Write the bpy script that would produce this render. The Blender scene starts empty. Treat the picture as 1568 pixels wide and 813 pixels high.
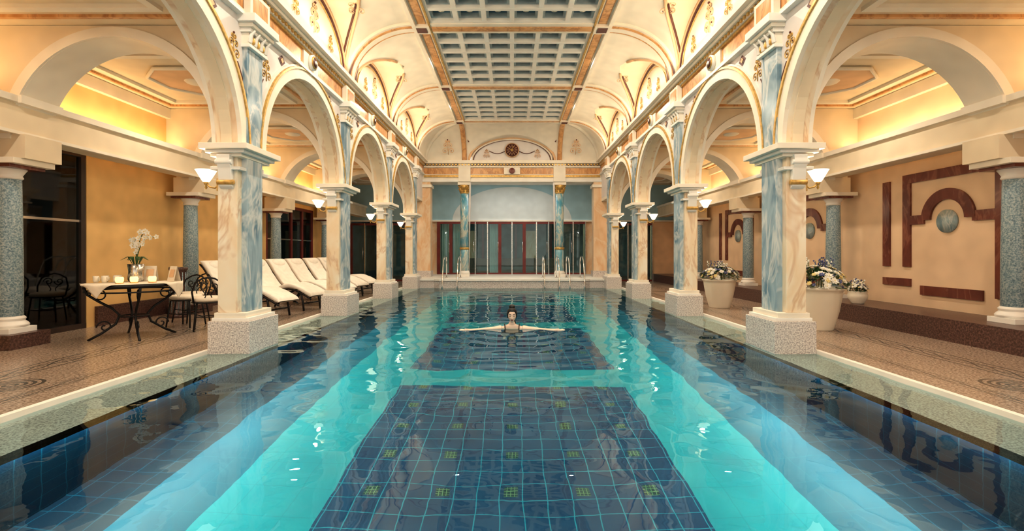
import bpy, bmesh, math, random
from mathutils import Vector, Matrix
random.seed(7)
pi=math.pi
sc=bpy.context.scene
try:
    sc.view_settings.view_transform='Standard'
    sc.view_settings.look='None'
    sc.view_settings.gamma=.86
    sc.view_settings.exposure=.22
except Exception as e: print(e)

# ------------------------------------------------------------ materials
class NT:
    def __init__(s,name):
        s.mat=bpy.data.materials.new(name); s.mat.use_nodes=True
        s.t=s.mat.node_tree; s.n=s.t.nodes; s.l=s.t.links
        s.b=s.n['Principled BSDF']
        s.tc=s.n.new('ShaderNodeTexCoord')
        s.co=s.tc.outputs['Object']
    def m(s,op,a,b=None,c=None):
        nd=s.n.new('ShaderNodeMath'); nd.operation=op
        for i,x in enumerate((a,b,c)):
            if x is None: continue
            if isinstance(x,(int,float)): nd.inputs[i].default_value=x
            else: s.l.new(x,nd.inputs[i])
        return nd.outputs[0]
    def xyz(s):
        nd=s.n.new('ShaderNodeSeparateXYZ'); s.l.new(s.co,nd.inputs[0]); return nd.outputs
    def noise(s,scale,detail=4,rough=.55,dist=0,vec=None):
        nd=s.n.new('ShaderNodeTexNoise'); nd.inputs['Scale'].default_value=scale
        nd.inputs['Detail'].default_value=detail; nd.inputs['Roughness'].default_value=rough
        nd.inputs['Distortion'].default_value=dist
        s.l.new(vec or s.co,nd.inputs['Vector']); return nd.outputs[0]
    def ramp(s,fac,stops,interp='LINEAR'):
        nd=s.n.new('ShaderNodeValToRGB'); cr=nd.color_ramp; cr.interpolation=interp
        while len(cr.elements)<len(stops): cr.elements.new(.5)
        for e,(p,c) in zip(cr.elements,stops): e.position=p; e.color=(*c,1)
        s.l.new(fac,nd.inputs[0]); return nd.outputs[0]
    def mix(s,f,a,b):
        nd=s.n.new('ShaderNodeMix'); nd.data_type='RGBA'
        for i,x in ((0,f),(6,a),(7,b)):
            if isinstance(x,(int,float)): nd.inputs[i].default_value=x
            elif isinstance(x,tuple): nd.inputs[i].default_value=(*x,1)
            else: s.l.new(x,nd.inputs[i])
        return nd.outputs[2]
    def base(s,c):
        if isinstance(c,tuple): s.b.inputs['Base Color'].default_value=(*c,1)
        else: s.l.new(c,s.b.inputs['Base Color'])
    def set(s,**k):
        for a,v in k.items():
            s.b.inputs[a.replace('_',' ')].default_value=v

def plain(name,c,rough=.6,var=.12,scale=3,metal=0,**k):
    t=NT(name); f=t.noise(scale,1)
    lo=tuple(x*(1-var) for x in c); hi=tuple(min(1,x*(1+var)) for x in c)
    t.base(t.ramp(f,[(.3,lo),(.7,hi)])); t.set(Roughness=rough,Metallic=metal,**k); return t.mat
def marble(name,c1,c2,c3,scale=2.5,rough=.25,pos=(.32,.5,.66),vein=.6,vw=16):
    t=NT(name)
    mp=t.n.new('ShaderNodeMapping'); mp.inputs['Rotation'].default_value=(.5,.6,.2); mp.inputs['Scale'].default_value=(1,1,.45)
    t.l.new(t.co,mp.inputs[0]); vc=mp.outputs[0]
    f=t.noise(scale,3,.5,.7,vc)
    f2=t.noise(scale*.9,4,.6,.9,vc)
    col=t.ramp(f,[(pos[0],c1),(pos[1],c2),(pos[2],c1)])
    v=t.m('SUBTRACT',1,t.m('MULTIPLY',t.m('ABSOLUTE',t.m('SUBTRACT',f2,.5)),vw*1.4))
    v=t.m('MAXIMUM',v,0)
    t.base(t.mix(t.m('MULTIPLY',v,vein),col,c3)); t.set(Roughness=rough); return t.mat
def granite(name,c1,c2,c3,rough=.35,scale=60):
    t=NT(name); f=t.noise(scale,2,.7)
    col=t.ramp(f,[(.36,c1),(.5,c2),(.62,c3)])
    t.base(col); t.set(Roughness=rough); return t.mat
def emis(name,c,st):
    t=NT(name); t.base(c); t.b.inputs['Emission Color'].default_value=(*c,1); t.b.inputs['Emission Strength'].default_value=st
    return t.mat

CREAM=plain('cream_plaster',(.80,.68,.50),.7,.06)
IVORY=plain('ivory_stucco',(.86,.79,.67),.55,.05)
WHITE=plain('white_stucco',(.86,.83,.77),.5,.04)
LILAC=plain('pale_spandrel_paint',(.76,.72,.70),.6,.05)
APRI=plain('apricot_plaster',(.78,.52,.31),.7,.08)
PEACHW=plain('peach_wall_plaster',(.84,.63,.43),.7,.06)
OCHRE=plain('ochre_plaster',(.84,.56,.24),.7,.08)
GOLD=plain('gold_paint',(.62,.40,.13),.35,.2,20,.4)
BROWN=plain('brown_paint',(.13,.04,.028),.5,.2)
DARKRED=plain('red_lacquer_frame',(.17,.022,.016),.35,.2)
DARKFR=plain('dark_bronze_frame',(.05,.03,.022),.35,.2)
M_CREAM=marble('cream_marble',(.90,.83,.69),(.84,.68,.48),(.62,.38,.22),2.0,.25,vein=.6)
M_BLUE=marble('blue_marble',(.15,.26,.34),(.38,.49,.55),(.76,.76,.72),2.6,.22,vein=.7,vw=12)
M_BLUECOL=marble('blue_column_marble',(.10,.34,.46),(.30,.52,.60),(.80,.74,.58),3.0,.2,vein=.8,vw=10)
M_ORANGE=marble('orange_marble',(.60,.29,.10),(.76,.44,.20),(.30,.10,.04),3,.3,vein=.5)
M_BROWN=marble('brown_marble',(.12,.030,.020),(.20,.055,.034),(.36,.15,.09),2.5,.25,vein=.5)
M_PEACH=marble('peach_marble',(.86,.68,.48),(.78,.50,.28),(.88,.75,.58),1.6,.3,vein=.5)
GRAN=granite('grey_granite',(.34,.29,.28),(.66,.60,.56),(.84,.78,.72),.35,60)
GRANBLUE=granite('blue_grey_granite',(.12,.19,.23),(.24,.34,.38),(.42,.48,.49),.3,50)
DARKSTONE=granite('dark_brown_stone',(.05,.025,.02),(.10,.05,.04),(.17,.09,.07),.3,40)
COFBLUE=plain('coffer_blue',(.10,.18,.24),.6,.15,8)
COFMID=plain('coffer_step_blue_grey',(.34,.40,.42),.6,.1,8)
SKYBL=plain('pale_blue_plaster',(.42,.62,.70),.7,.05)
PALEW=plain('pale_grey_plaster',(.74,.80,.81),.7,.04)
CHROME=plain('chrome',(.8,.8,.8),.12,.03,3,1)
IRON=plain('wrought_iron',(.015,.014,.014),.4,.2,10,.4)
CERAM=plain('white_ceramic',(.82,.75,.62),.3,.04)
CUSH=plain('white_cushion',(.88,.83,.74),.85,.04,12)
CLOTH=plain('cream_cloth',(.85,.76,.62),.85,.05,12)
SILVER=plain('hammered_silver',(.6,.58,.54),.25,.35,60,1)
LEAF=plain('leaf_green',(.04,.10,.03),.5,.4,10)
PETW=plain('white_petal',(.88,.86,.78),.6,.04)
PETB=plain('blue_petal',(.08,.10,.25),.6,.3,20)
PETY=plain('yellow_petal',(.80,.66,.30),.6,.1)
STEM=plain('green_stem',(.12,.16,.04),.5,.2)
SHADE=emis('sconce_glass',(1,.88,.66),1.6)
CANDLE=emis('candle_glow',(1,.62,.25),1.6)
SKIN=plain('skin',(.88,.66,.52),.45,.04,8)
HAIR=plain('black_hair',(.008,.006,.006),.45,.3,30)
LIPS=plain('lips',(.38,.07,.07),.4,.1)
EYE=plain('eyelash_dark',(.03,.02,.018),.5,.1)
SUIT=plain('black_swimsuit',(.012,.012,.016),.5,.1)
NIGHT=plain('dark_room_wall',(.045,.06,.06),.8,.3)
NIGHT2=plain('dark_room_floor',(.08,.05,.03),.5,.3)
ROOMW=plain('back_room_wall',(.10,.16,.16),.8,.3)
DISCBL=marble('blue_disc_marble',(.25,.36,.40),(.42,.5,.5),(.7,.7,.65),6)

# glass
t=NT('door_glass'); t.n.remove(t.b)
g=t.n.new('ShaderNodeBsdfGlossy'); g.inputs['Roughness'].default_value=.02
tr=t.n.new('ShaderNodeBsdfTransparent'); tr.inputs[0].default_value=(.72,.90,.92,1)
fr=t.n.new('ShaderNodeFresnel'); fr.inputs[0].default_value=1.6
ms=t.n.new('ShaderNodeMixShader'); t.l.new(fr.outputs[0],ms.inputs[0]); t.l.new(tr.outputs[0],ms.inputs[1]); t.l.new(g.outputs[0],ms.inputs[2])
t.l.new(ms.outputs[0],t.n['Material Output'].inputs[0]); GLASS=t.mat
# water
t=NT('pool_water'); t.n.remove(t.b)
b=t.n.new('ShaderNodeBsdfGlass'); b.inputs['IOR'].default_value=1.33; b.inputs['Roughness'].default_value=0; b.inputs[0].default_value=(.86,1,1,1)
bp=t.n.new('ShaderNodeBump'); bp.inputs['Strength'].default_value=.06; bp.inputs['Distance'].default_value=.01
t.l.new(t.noise(9,1,.5),bp.inputs['Height']); t.l.new(bp.outputs[0],b.inputs['Normal'])
t.l.new(b.outputs[0],t.n['Material Output'].inputs[0]); WATER=t.mat

# pool tiles
def tile(name,ax,floor=False):
    t=NT(name); o=t.xyz(); u,v=o[ax[0]],o[ax[1]]
    P=.53/3
    def line(c,p,w,off=0):
        f=t.m('FRACT',t.m('ADD',t.m('DIVIDE',c,p),off))
        return t.m('GREATER_THAN',t.m('ABSOLUTE',t.m('SUBTRACT',f,.5)),.5-w/p/2)
    gr=t.m('MAXIMUM',line(u,P,.008,.5),line(v,P,.008,.5))
    f=t.noise(1.3,2)
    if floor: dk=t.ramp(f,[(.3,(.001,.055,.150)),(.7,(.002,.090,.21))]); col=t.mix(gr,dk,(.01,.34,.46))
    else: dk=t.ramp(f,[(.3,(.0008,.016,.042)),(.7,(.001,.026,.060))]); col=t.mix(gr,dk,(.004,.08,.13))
    fu=t.m('ABSOLUTE',t.m('SUBTRACT',t.m('FRACT',t.m('ADD',t.m('DIVIDE',u,.53),.5)),.5))
    fv=t.m('ABSOLUTE',t.m('SUBTRACT',t.m('FRACT',t.m('ADD',t.m('DIVIDE',v,.53),.5)),.5))
    sq=t.m('MULTIPLY',t.m('LESS_THAN',fu,.10),t.m('LESS_THAN',fv,.10))
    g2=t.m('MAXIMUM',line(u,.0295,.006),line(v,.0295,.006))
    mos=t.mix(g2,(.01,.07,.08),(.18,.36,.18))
    if floor:
        col=t.mix(sq,col,mos)
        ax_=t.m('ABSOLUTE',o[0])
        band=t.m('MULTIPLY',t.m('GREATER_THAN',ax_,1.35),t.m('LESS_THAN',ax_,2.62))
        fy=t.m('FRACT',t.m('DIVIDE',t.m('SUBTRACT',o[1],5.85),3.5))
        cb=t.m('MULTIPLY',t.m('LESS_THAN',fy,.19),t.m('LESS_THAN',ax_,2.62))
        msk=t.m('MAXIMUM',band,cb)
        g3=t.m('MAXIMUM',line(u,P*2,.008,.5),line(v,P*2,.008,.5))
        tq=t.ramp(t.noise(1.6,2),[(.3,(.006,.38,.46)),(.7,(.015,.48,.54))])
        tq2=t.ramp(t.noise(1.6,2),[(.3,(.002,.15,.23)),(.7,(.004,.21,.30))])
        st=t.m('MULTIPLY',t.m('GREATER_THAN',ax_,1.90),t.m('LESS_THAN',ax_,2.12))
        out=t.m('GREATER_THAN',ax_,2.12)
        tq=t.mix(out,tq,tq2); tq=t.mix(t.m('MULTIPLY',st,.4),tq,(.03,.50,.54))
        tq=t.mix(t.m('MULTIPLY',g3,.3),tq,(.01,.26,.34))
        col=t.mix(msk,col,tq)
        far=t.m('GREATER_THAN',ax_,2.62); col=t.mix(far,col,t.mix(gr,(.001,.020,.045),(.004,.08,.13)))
    t.base(col); t.set(Roughness=.4); return t.mat
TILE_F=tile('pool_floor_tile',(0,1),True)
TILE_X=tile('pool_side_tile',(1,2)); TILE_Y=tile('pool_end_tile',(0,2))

# floor
t=NT('terrazzo_mosaic_floor'); o=t.xyz()
f=t.noise(45,2,.7); col=t.ramp(f,[(.35,(.19,.13,.09)),(.5,(.40,.30,.225)),(.66,(.56,.46,.37))])
ax_=t.m('ABSOLUTE',o[0])
def wave(amp,ph,x0,w):
    s_=t.m('MULTIPLY',t.m('SINE',t.m('ADD',t.m('MULTIPLY',o[1],7.2),ph)),amp)
    return t.m('LESS_THAN',t.m('ABSOLUTE',t.m('SUBTRACT',t.m('SUBTRACT',ax_,x0),s_)),w)
msk=wave(.07,0,4.95,.012)
for a in ((.07,pi,4.95,.012),(.07,pi/2,4.95,.008),(0,0,4.8,.012),(0,0,5.1,.012),(.03,0,4.10,.008),(.03,pi,4.10,.008),(0,0,4.04,.006),(0,0,4.16,.006)):
    msk=t.m('MAXIMUM',msk,wave(*a))
py=t.m('SUBTRACT',t.m('MULTIPLY',t.m('FRACT',t.m('DIVIDE',t.m('SUBTRACT',o[1],4.4-1.75),3.5)),3.5),1.75)
px=t.m('SUBTRACT',ax_,4.52)
r=t.m('SQRT',t.m('ADD',t.m('MULTIPLY',px,px),t.m('MULTIPLY',py,py)))
ring=t.m('MULTIPLY',t.m('LESS_THAN',r,.24),t.m('GREATER_THAN',t.m('FRACT',t.m('MULTIPLY',r,17)),.5))
msk=t.m('MAXIMUM',msk,ring)
t.base(t.mix(t.m('MULTIPLY',msk,.8),col,(.05,.05,.045))); t.set(Roughness=.22); FLOOR=t.mat

# ------------------------------------------------------------ mesh builder
class MB:
    def __init__(s): s.v=[];s.f=[];s.mi=[];s.sm=[];s.mats=[]
    def mid(s,m):
        if m not in s.mats: s.mats.append(m)
        return s.mats.index(m)
    def add(s,vs,fs,m,smooth=False):
        o=len(s.v); s.v+=[tuple(p) for p in vs]; k=s.mid(m)
        for f in fs: s.f.append(tuple(i+o for i in f)); s.mi.append(k); s.sm.append(smooth)
    def box(s,x0,x1,y0,y1,z0,z1,m):
        if x0>x1:x0,x1=x1,x0
        vs=[(x,y,z) for z in(z0,z1) for y in(y0,y1) for x in(x0,x1)]
        s.add(vs,[(0,2,3,1),(4,5,7,6),(0,1,5,4),(2,6,7,3),(0,4,6,2),(1,3,7,5)],m)
    def grid(s,fn,nu,nv,m,smooth=True):
        vs=[fn(i/nu,j/nv) for i in range(nu+1) for j in range(nv+1)]
        fs=[(i*(nv+1)+j,(i+1)*(nv+1)+j,(i+1)*(nv+1)+j+1,i*(nv+1)+j+1) for i in range(nu) for j in range(nv)]
        s.add(vs,fs,m,smooth)
    def lathe(s,prof,c,m,seg=24,M=None,smooth=True,caps=True,sx=1,sy=1):
        vs=[]
        for r,z in prof:
            for k in range(seg):
                a=2*pi*k/seg; p=Vector((r*math.cos(a)*sx,r*math.sin(a)*sy,z))
                if M: p=M@p
                vs.append(p+Vector(c))
        n=len(prof); fs=[]
        for i in range(n-1):
            for k in range(seg):
                fs.append((i*seg+k,i*seg+(k+1)%seg,(i+1)*seg+(k+1)%seg,(i+1)*seg+k))
        if caps: fs.append(tuple(range(seg-1,-1,-1))); fs.append(tuple((n-1)*seg+k for k in range(seg)))
        s.add(vs,fs,m,smooth)
    def tube(s,pts,rad,m,seg=8,closed=False):
        pts=[Vector(p) for p in pts]; n=len(pts); vs=[]
        up=Vector((0,0,1)); prev=None
        for i,p in enumerate(pts):
            a=pts[i-1] if (i>0 or closed) else p; b=pts[(i+1)%n] if (i<n-1 or closed) else p
            d=(b-a).normalized() if (b-a).length>1e-9 else Vector((0,0,1))
            if prev is None:
                u=d.cross(up)
                if u.length<.05: u=d.cross(Vector((1,0,0)))
                u.normalize()
            else:
                u=prev-d*prev.dot(d); u.normalize()
            prev=u; w=d.cross(u)
            r=rad[i] if isinstance(rad,(list,tuple)) else rad
            for k in range(seg):
                t_=2*pi*k/seg; vs.append(p+u*(r*math.cos(t_))+w*(r*math.sin(t_)))
        fs=[]
        for i in range(n if closed else n-1):
            j=(i+1)%n
            for k in range(seg): fs.append((i*seg+k,i*seg+(k+1)%seg,j*seg+(k+1)%seg,j*seg+k))
        if not closed: fs.append(tuple(range(seg-1,-1,-1))); fs.append(tuple((n-1)*seg+k for k in range(seg)))
        s.add(vs,fs,m,True)
    def ell(s,c,r,m,M=None,nu=14,nv=10):
        def fn(u,v):
            a=2*pi*u;b_=pi*v; p=Vector((r[0]*math.cos(a)*math.sin(b_),r[1]*math.sin(a)*math.sin(b_),r[2]*math.cos(b_)))
            if M: p=M@p
            return p+Vector(c)
        s.grid(fn,nu,nv,m)
    def arch(s,ax,c,zc,r0,r1,w0,w1,m,seg=32,a0=0,a1=pi):
        vs=[]
        for i in range(seg+1):
            a=a0+(a1-a0)*i/seg
            for r in (r0,r1):
                for w in (w0,w1):
                    h=c+r*math.cos(a); z=zc+r*math.sin(a)
                    vs.append((w,h,z) if ax=='y' else (h,w,z))
        fs=[]
        for i in range(seg):
            b=i*4; q=b+4
            fs+=[(b,b+1,q+1,q),(b+2,q+2,q+3,b+3),(b,q,q+2,b+2),(b+1,b+3,q+3,q+1)]
        fs+=[(0,1,3,2),(seg*4,seg*4+2,seg*4+3,seg*4+1)]
        s.add(vs,fs,m,False)
    def spandrel(s,ax,c,zc,r,top,w0,w1,mf,mi,seg=32):
        for w in (w0,w1):
            vs=[]
            for i in range(seg+1):
                a=pi*i/seg; h=c+r*math.cos(a); z=zc+r*math.sin(a)
                for zz in (z,top): vs.append((w,h,zz) if ax=='y' else (h,w,zz))
            s.add(vs,[(2*i,2*i+1,2*i+3,2*i+2) for i in range(seg)],mf)
        vs=[]
        for i in range(seg+1):
            a=pi*i/seg; h=c+r*math.cos(a); z=zc+r*math.sin(a)
            for w in (w0,w1): vs.append((w,h,z) if ax=='y' else (h,w,z))
        s.add(vs,[(2*i,2*i+1,2*i+3,2*i+2) for i in range(seg)],mi,True)
    def addmesh(s,me,fn):
        o=len(s.v); s.v+=[tuple(v.co) for v in me.vertices]
        for p in me.polygons:
            s.f.append(tuple(i+o for i in p.vertices)); s.mi.append(s.mid(fn(p.center))); s.sm.append(True)
    def build(s,name,loc=(0,0,0),rotz=0,bevel=0,recalc=True):
        me=bpy.data.meshes.new(name); me.from_pydata(s.v,[],s.f)
        for m in s.mats: me.materials.append(m)
        me.polygons.foreach_set('material_index',s.mi); me.polygons.foreach_set('use_smooth',s.sm)
        me.update()
        if recalc:
            bm=bmesh.new(); bm.from_mesh(me); bmesh.ops.recalc_face_normals(bm,faces=bm.faces); bm.to_mesh(me); bm.free()
        ob=bpy.data.objects.new(name,me); sc.collection.objects.link(ob)
        ob.location=loc; ob.rotation_euler=(0,0,rotz)
        if bevel:
            b=ob.modifiers.new('bev','BEVEL'); b.width=bevel; b.segments=2; b.limit_method='ANGLE'
        return ob
def inst(ob,loc,rotz):
    o=bpy.data.objects.new(ob.name.split('.')[0],ob.data); sc.collection.objects.link(o); o.location=loc; o.rotation_euler=(0,0,rotz); return o

def spiral(c,u,v,r,turns,dirn=1,a0=0,n=22):
    pts=[]
    for i in range(n+1):
        t_=i/n; a=a0+dirn*turns*2*pi*t_; rr=r*(1-t_*.85)
        pts.append(Vector(c)+Vector(u)*(rr*math.cos(a))+Vector(v)*(rr*math.sin(a)))
    return pts
def ornament(mb,c,u,v,s_,m,m2):
    c=Vector(c);u=Vector(u);v=Vector(v)
    mb.tube([c-v*s_*.9,c+v*s_*.9],.010*s_/.25,m,5)
    for sg in(-1,1):
        for k,(h,r) in enumerate(((-.45,.38),(.25,.28),(.7,.16))):
            cc=c+v*(h*s_)+u*(sg*r*s_*1.05)
            mb.tube(spiral(cc,u*(-sg),v,r*s_,1.4,1),.010*s_/.25,m,5)
            mb.ell(cc,(.05*s_,.05*s_,.05*s_),m2,None,6,5)
    mb.ell(c+v*s_*.95,(.09*s_,.09*s_,.09*s_),m2,None,6,5)

D=[-1.1,2.4,5.9,9.4,12.9,16.4]; S=3.5
CT=5.70; CZ=4.62; XI=1.95; XO=3.25
YB=-2.0; YE=20.5

# ------------------------------------------------------------ shell
for nm,sx in(('left',-1),('right',1)):
    mb=MB(); mb.box(sx*3.74,sx*(6.8),YB,YE,-.3,0,FLOOR); mb.build('floor_'+nm)
    mb=MB(); mb.box(sx*3.68,sx*3.74,YB,16.8,-.3,.012,WHITE)
    mb.box(sx*3.15,sx*3.68,YB,16.8,-.3,-.12,GRAN); mb.build('trim_pool_coping_'+nm)
    # arcade wall
    mb=MB(); x0,x1=sx*3.35,sx*3.62
    for k,d in enumerate(D):
        mb.box(x0,x1,d+.07,d+.66,2.49,CZ,LILAC)
        if k<len(D)-1:
            yc=d+.365+1.75
            mb.spandrel('y',yc,2.5,1.455,CZ,x0,x1,LILAC,M_CREAM)
            mb.arch('y',yc,2.5,1.457,1.60,sx*3.30,sx*3.36,IVORY)
            mb.arch('y',yc,2.5,1.602,1.635,sx*3.28,sx*3.36,GOLD)
            mb.arch('y',yc,2.5,1.637,1.665,sx*3.31,sx*3.36,WHITE)
            mb.arch('y',yc,2.5,1.457,1.60,sx*3.61,sx*3.67,IVORY)
            mb.arch('y',yc,2.5,1.445,1.456,sx*3.42,sx*3.55,CREAM)
            for a0,a1 in((.12,.62),(pi-.62,pi-.12)):
                mb.arch('y',yc,2.5,1.76,1.775,sx*3.342,sx*3.354,BROWN,12,a0,a1)
            mb.box(sx*3.342,sx*3.354,yc-.5,yc+.5,4.07+.035,4.12,GOLD)
            for q in(-1,1):
                ornament(mb,(sx*3.345,yc+q*1.36,3.68),(0,1,0),(0,0,1),.17,GOLD,BROWN)
                yy=yc+q*.92
                mb.add([(sx*3.34,yy-.1,3.98),(sx*3.34,yy,4.06),(sx*3.34,yy+.1,3.98),(sx*3.34,yy,3.90)],[(0,1,2,3)],BROWN)
                mb.add([(sx*3.335,yy-.05,3.98),(sx*3.335,yy,4.02),(sx*3.335,yy+.05,3.98),(sx*3.335,yy,3.94)],[(0,1,2,3)],APRI)
    mb.box(x0,x1,YB,-1.03,2.45,CZ,LILAC)
    mb.box(x0,x1,17.06,18.5,3.2,CZ,LILAC); mb.box(x0,x1,17.06,18.5,3.1,3.2,IVORY)
    mb.build('wall_arcade_'+nm)
    # entablature
    mb=MB()
    mb.box(sx*3.27,sx*3.36,YB,18.3,4.10,4.14,WHITE)
    mb.box(sx*3.30,sx*3.36,YB,18.3,4.14,4.19,IVORY)
    mb.box(sx*3.32,sx*3.36,YB,18.3,4.19,4.41,M_ORANGE)
    mb.box(sx*3.29,sx*3.36,YB,18.3,4.41,4.45,GOLD)
    mb.box(sx*3.26,sx*3.36,YB,18.3,4.45,4.50,WHITE)
    mb.box(sx*3.20,sx*3.36,YB,18.3,4.50,4.55,IVORY)
    mb.box(sx*3.12,sx*3.36,YB,18.3,4.55,4.62,IVORY)
    y=YB
    while y<18.2:
        mb.box(sx*3.235,sx*3.265,y,y+.05,4.455,4.495,GOLD); y+=.1
    R=Matrix.Rotation(pi/2,3,'Y')
    for k,d in enumerate(D):
        yc=d+.365
        mb.box(sx*3.225,sx*3.31,yc-.24,yc+.24,4.125,4.455,IVORY)
        mb.box(sx*3.215,sx*3.235,yc-.17,yc+.17,4.18,4.40,M_ORANGE)
        if k<5:
            ym=yc+1.75
            mb.box(sx*3.295,sx*3.33,ym-.28,ym+.28,4.165,4.435,IVORY)
            mb.lathe([(.125,-.03),(.125,.03)],(sx*3.275,ym,4.30),WHITE,24,R)
            mb.lathe([(.10,-.045),(.10,.045)],(sx*3.275,ym,4.30),GOLD,24,R)
            mb.lathe([(.075,-.055),(.075,.055)],(sx*3.275,ym,4.30),BROWN,20,R)
            mb.lathe([(.03,-.065),(.03,.065)],(sx*3.275,ym,4.30),WHITE,12,R)
    mb.build('trim_entablature_'+nm)
    # side cove with lunettes
    mb=MB()
    for k in range(5):
        yc=D[k]+.365+1.75; nx=20; rows=[]
        for i in range(nx+1):
            th=pi/2*i/nx; x=XI+(XO-XI)*math.sin(th); z=CZ+(CT-CZ)*math.cos(th)
            h=(z-CZ)/.95; yg=1.5*math.sqrt(1-h*h) if h<1 else 0
            row=[]
            for j in range(7): row.append((sx*x,yc-1.75+(1.75-yg)*j/6,z))
            for j in range(1,24):
                y=-yg+2*yg*j/24; zz=CZ+.95*math.sqrt(max(0,1-(y/1.5)**2)) if yg>0 else z
                row.append((sx*x,yc+y,zz))
            for j in range(7): row.append((sx*x,yc+yg+(1.75-yg)*j/6,z))
            rows.append(row)
        n=len(rows[0]); vs=[p for r_ in rows for p in r_]
        f1=[];f2=[]
        for i in range(nx):
            for j in range(n-1):
                (f1 if (j<6 or j>=30) else f2).append((i*n+j,(i+1)*n+j,(i+1)*n+j+1,i*n+j+1))
        mb.add(vs,f1,IVORY,True); mb.add(vs,f2,CREAM,True)
        vs=[];N=30
        for j in range(N+1):
            y=-1.5+3*j/N; vs+= [(sx*XO,yc+y,CZ-.1),(sx*XO,yc+y,CZ+.95*math.sqrt(max(0,1-(y/1.5)**2)))]
        mb.add(vs,[(2*j,2*j+1,2*j+3,2*j+2) for j in range(N)],IVORY)
        for sc_,m_,rr in((.93,BROWN,.018),(.86,GOLD,.012),(.99,APRI,.035)):
            mb.tube([(sx*(XO-.01),yc+1.5*sc_*math.cos(pi*j/N),CZ+.95*sc_*math.sin(pi*j/N)) for j in range(N+1)],rr,m_,6)
        ornament(mb,(sx*(XO-.02),yc,CZ+.42),(0,1,0),(0,0,1),.26,APRI,BROWN)
        for q in(-1,1): ornament(mb,(sx*(XO-.02),yc+q*.7,CZ+.28),(0,1,0),(0,0,1),.16,GOLD,BROWN)
        for q in(-1,1):
            yv=q*.55; zv=CZ+.95*math.sqrt(1-(yv/1.5)**2)
            ornament(mb,(sx*2.75,yc+yv,zv-.012),(1,0,0),(0,q*-.93,.36*1),.20,APRI,BROWN)
        for q in(-1,1):
            gp=[]
            for i in range(nx+1):
                th=pi/2*i/nx; x=XI+(XO-XI)*math.sin(th); z=CZ+(CT-CZ)*math.cos(th); h=(z-CZ)/.95
                if h<1:
                    yg=1.5*math.sqrt(1-h*h); gp.append((sx*x,yc+q*yg,z-.01))
            mb.tube(gp,.03,APRI,6)
            mb.tube([(p[0],p[1]-q*.11,CZ+.95*math.sqrt(max(0,1-((p[1]-q*.11-yc)/1.5)**2))-.012) for p in gp[1:] if abs(p[1]-yc)>.14],.020,BROWN,5)
            y_=yc+q*1.56
            mb.add([(sx*(XO-.06),y_-.05,CZ+.05),(sx*(XO-.06),y_+.05,CZ+.05),(sx*(XO-.16),y_+.07*q,CZ+.42)],[(0,1,2)],BROWN)
    mb.build('ceiling_cove_'+nm,recalc=False)
    mb=MB()
    for d in D:
        yc=d+.365
        for w,off,m_ in((.20,.05,IVORY),(.13,.065,M_ORANGE),(.07,.075,IVORY)):
            N=24; vs=[]
            for i in range(N+1):
                th=pi/2*i/N
                for o_ in (0,off):
                    x=XI+(XO-XI-o_)*math.sin(th); z=CZ+(CT-CZ-o_)*math.cos(th)
                    for yy in(yc-w,yc+w): vs.append((sx*x,yy,z))
            fs=[]
            for i in range(N):
                b=4*i;q=b+4
                fs+=[(b+2,q+2,q+3,b+3),(b,q,q+2,b+2),(b+1,b+3,q+3,q+1)]
            mb.add(vs,fs,m_,False)
    mb.build('trim_cove_ribs_'+nm)

# flat ceiling with coffers
mb=MB()
mb.box(-XI-.02,XI+.02,YB,16.95,CT+.14,CT+.2,COFBLUE)
for sx in(-1,1):
    mb.box(sx*1.62,sx*(XI+.02),YB,16.95,CT-.005,CT+.14,IVORY)
    mb.box(sx*1.70,sx*1.86,YB,16.95,CT-.02,CT,M_ORANGE)
    mb.box(sx*1.615,sx*1.65,YB,16.95,CT-.05,CT,GOLD)
    mb.box(sx*1.90,sx*1.975,YB,16.95,CT-.07,CT,IVORY)
mb.box(-XI,XI,16.75,16.955,CT-.06,CT+.14,IVORY)
for k,d in enumerate(D):
    yc=d+.365
    mb.box(-1.612,1.612,yc-.2,yc+.2,CT-.04,CT+.14,IVORY)
    mb.box(-1.60,1.60,yc-.09,yc+.09,CT-.055,CT-.03,M_ORANGE)
    for sx in(-1,1):
        mb.box(sx*1.64,sx*1.96,yc-.16,yc+.16,CT-.075,CT,IVORY)
        mb.box(sx*1.70,sx*1.90,yc-.10,yc+.10,CT-.085,CT,BROWN)
    if k<5:
        y0=yc+.2;y1=yc+S-.2; n=6; cx=3.24/n; cy=(y1-y0)/n
        for i in range(n+1):
            x=-1.62+cx*i; mb.box(x-.045,x+.045,y0,y1,CT-.01,CT+.08,WHITE)
        for j in range(n+1):
            y=y0+cy*j; mb.box(-1.61,1.61,y-.045,y+.045,CT-.014,CT+.08,WHITE)
        for i in range(n):
            for j in range(n):
                x=-1.62+cx*(i+.5); y=y0+cy*(j+.5)
                a=cx/2-.045; b_=cy/2-.045
                for q in(-1,1):
                    mb.box(x+q*(a+.04),x+q*(a-.05),y-b_,y+b_,CT+.06,CT+.14,COFMID)
                    mb.box(x-a,x+a,min(y+q*(b_+.04),y+q*(b_-.05)),max(y+q*(b_+.04),y+q*(b_-.05)),CT+.062,CT+.14,COFMID)
                mb.lathe([(.085,0.035),(.065,.0),(.03,-.01),(.0,-.03)],(x,y,CT+.10),IVORY,10,None,True,False)
mb.build('ceiling_coffered')

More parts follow.
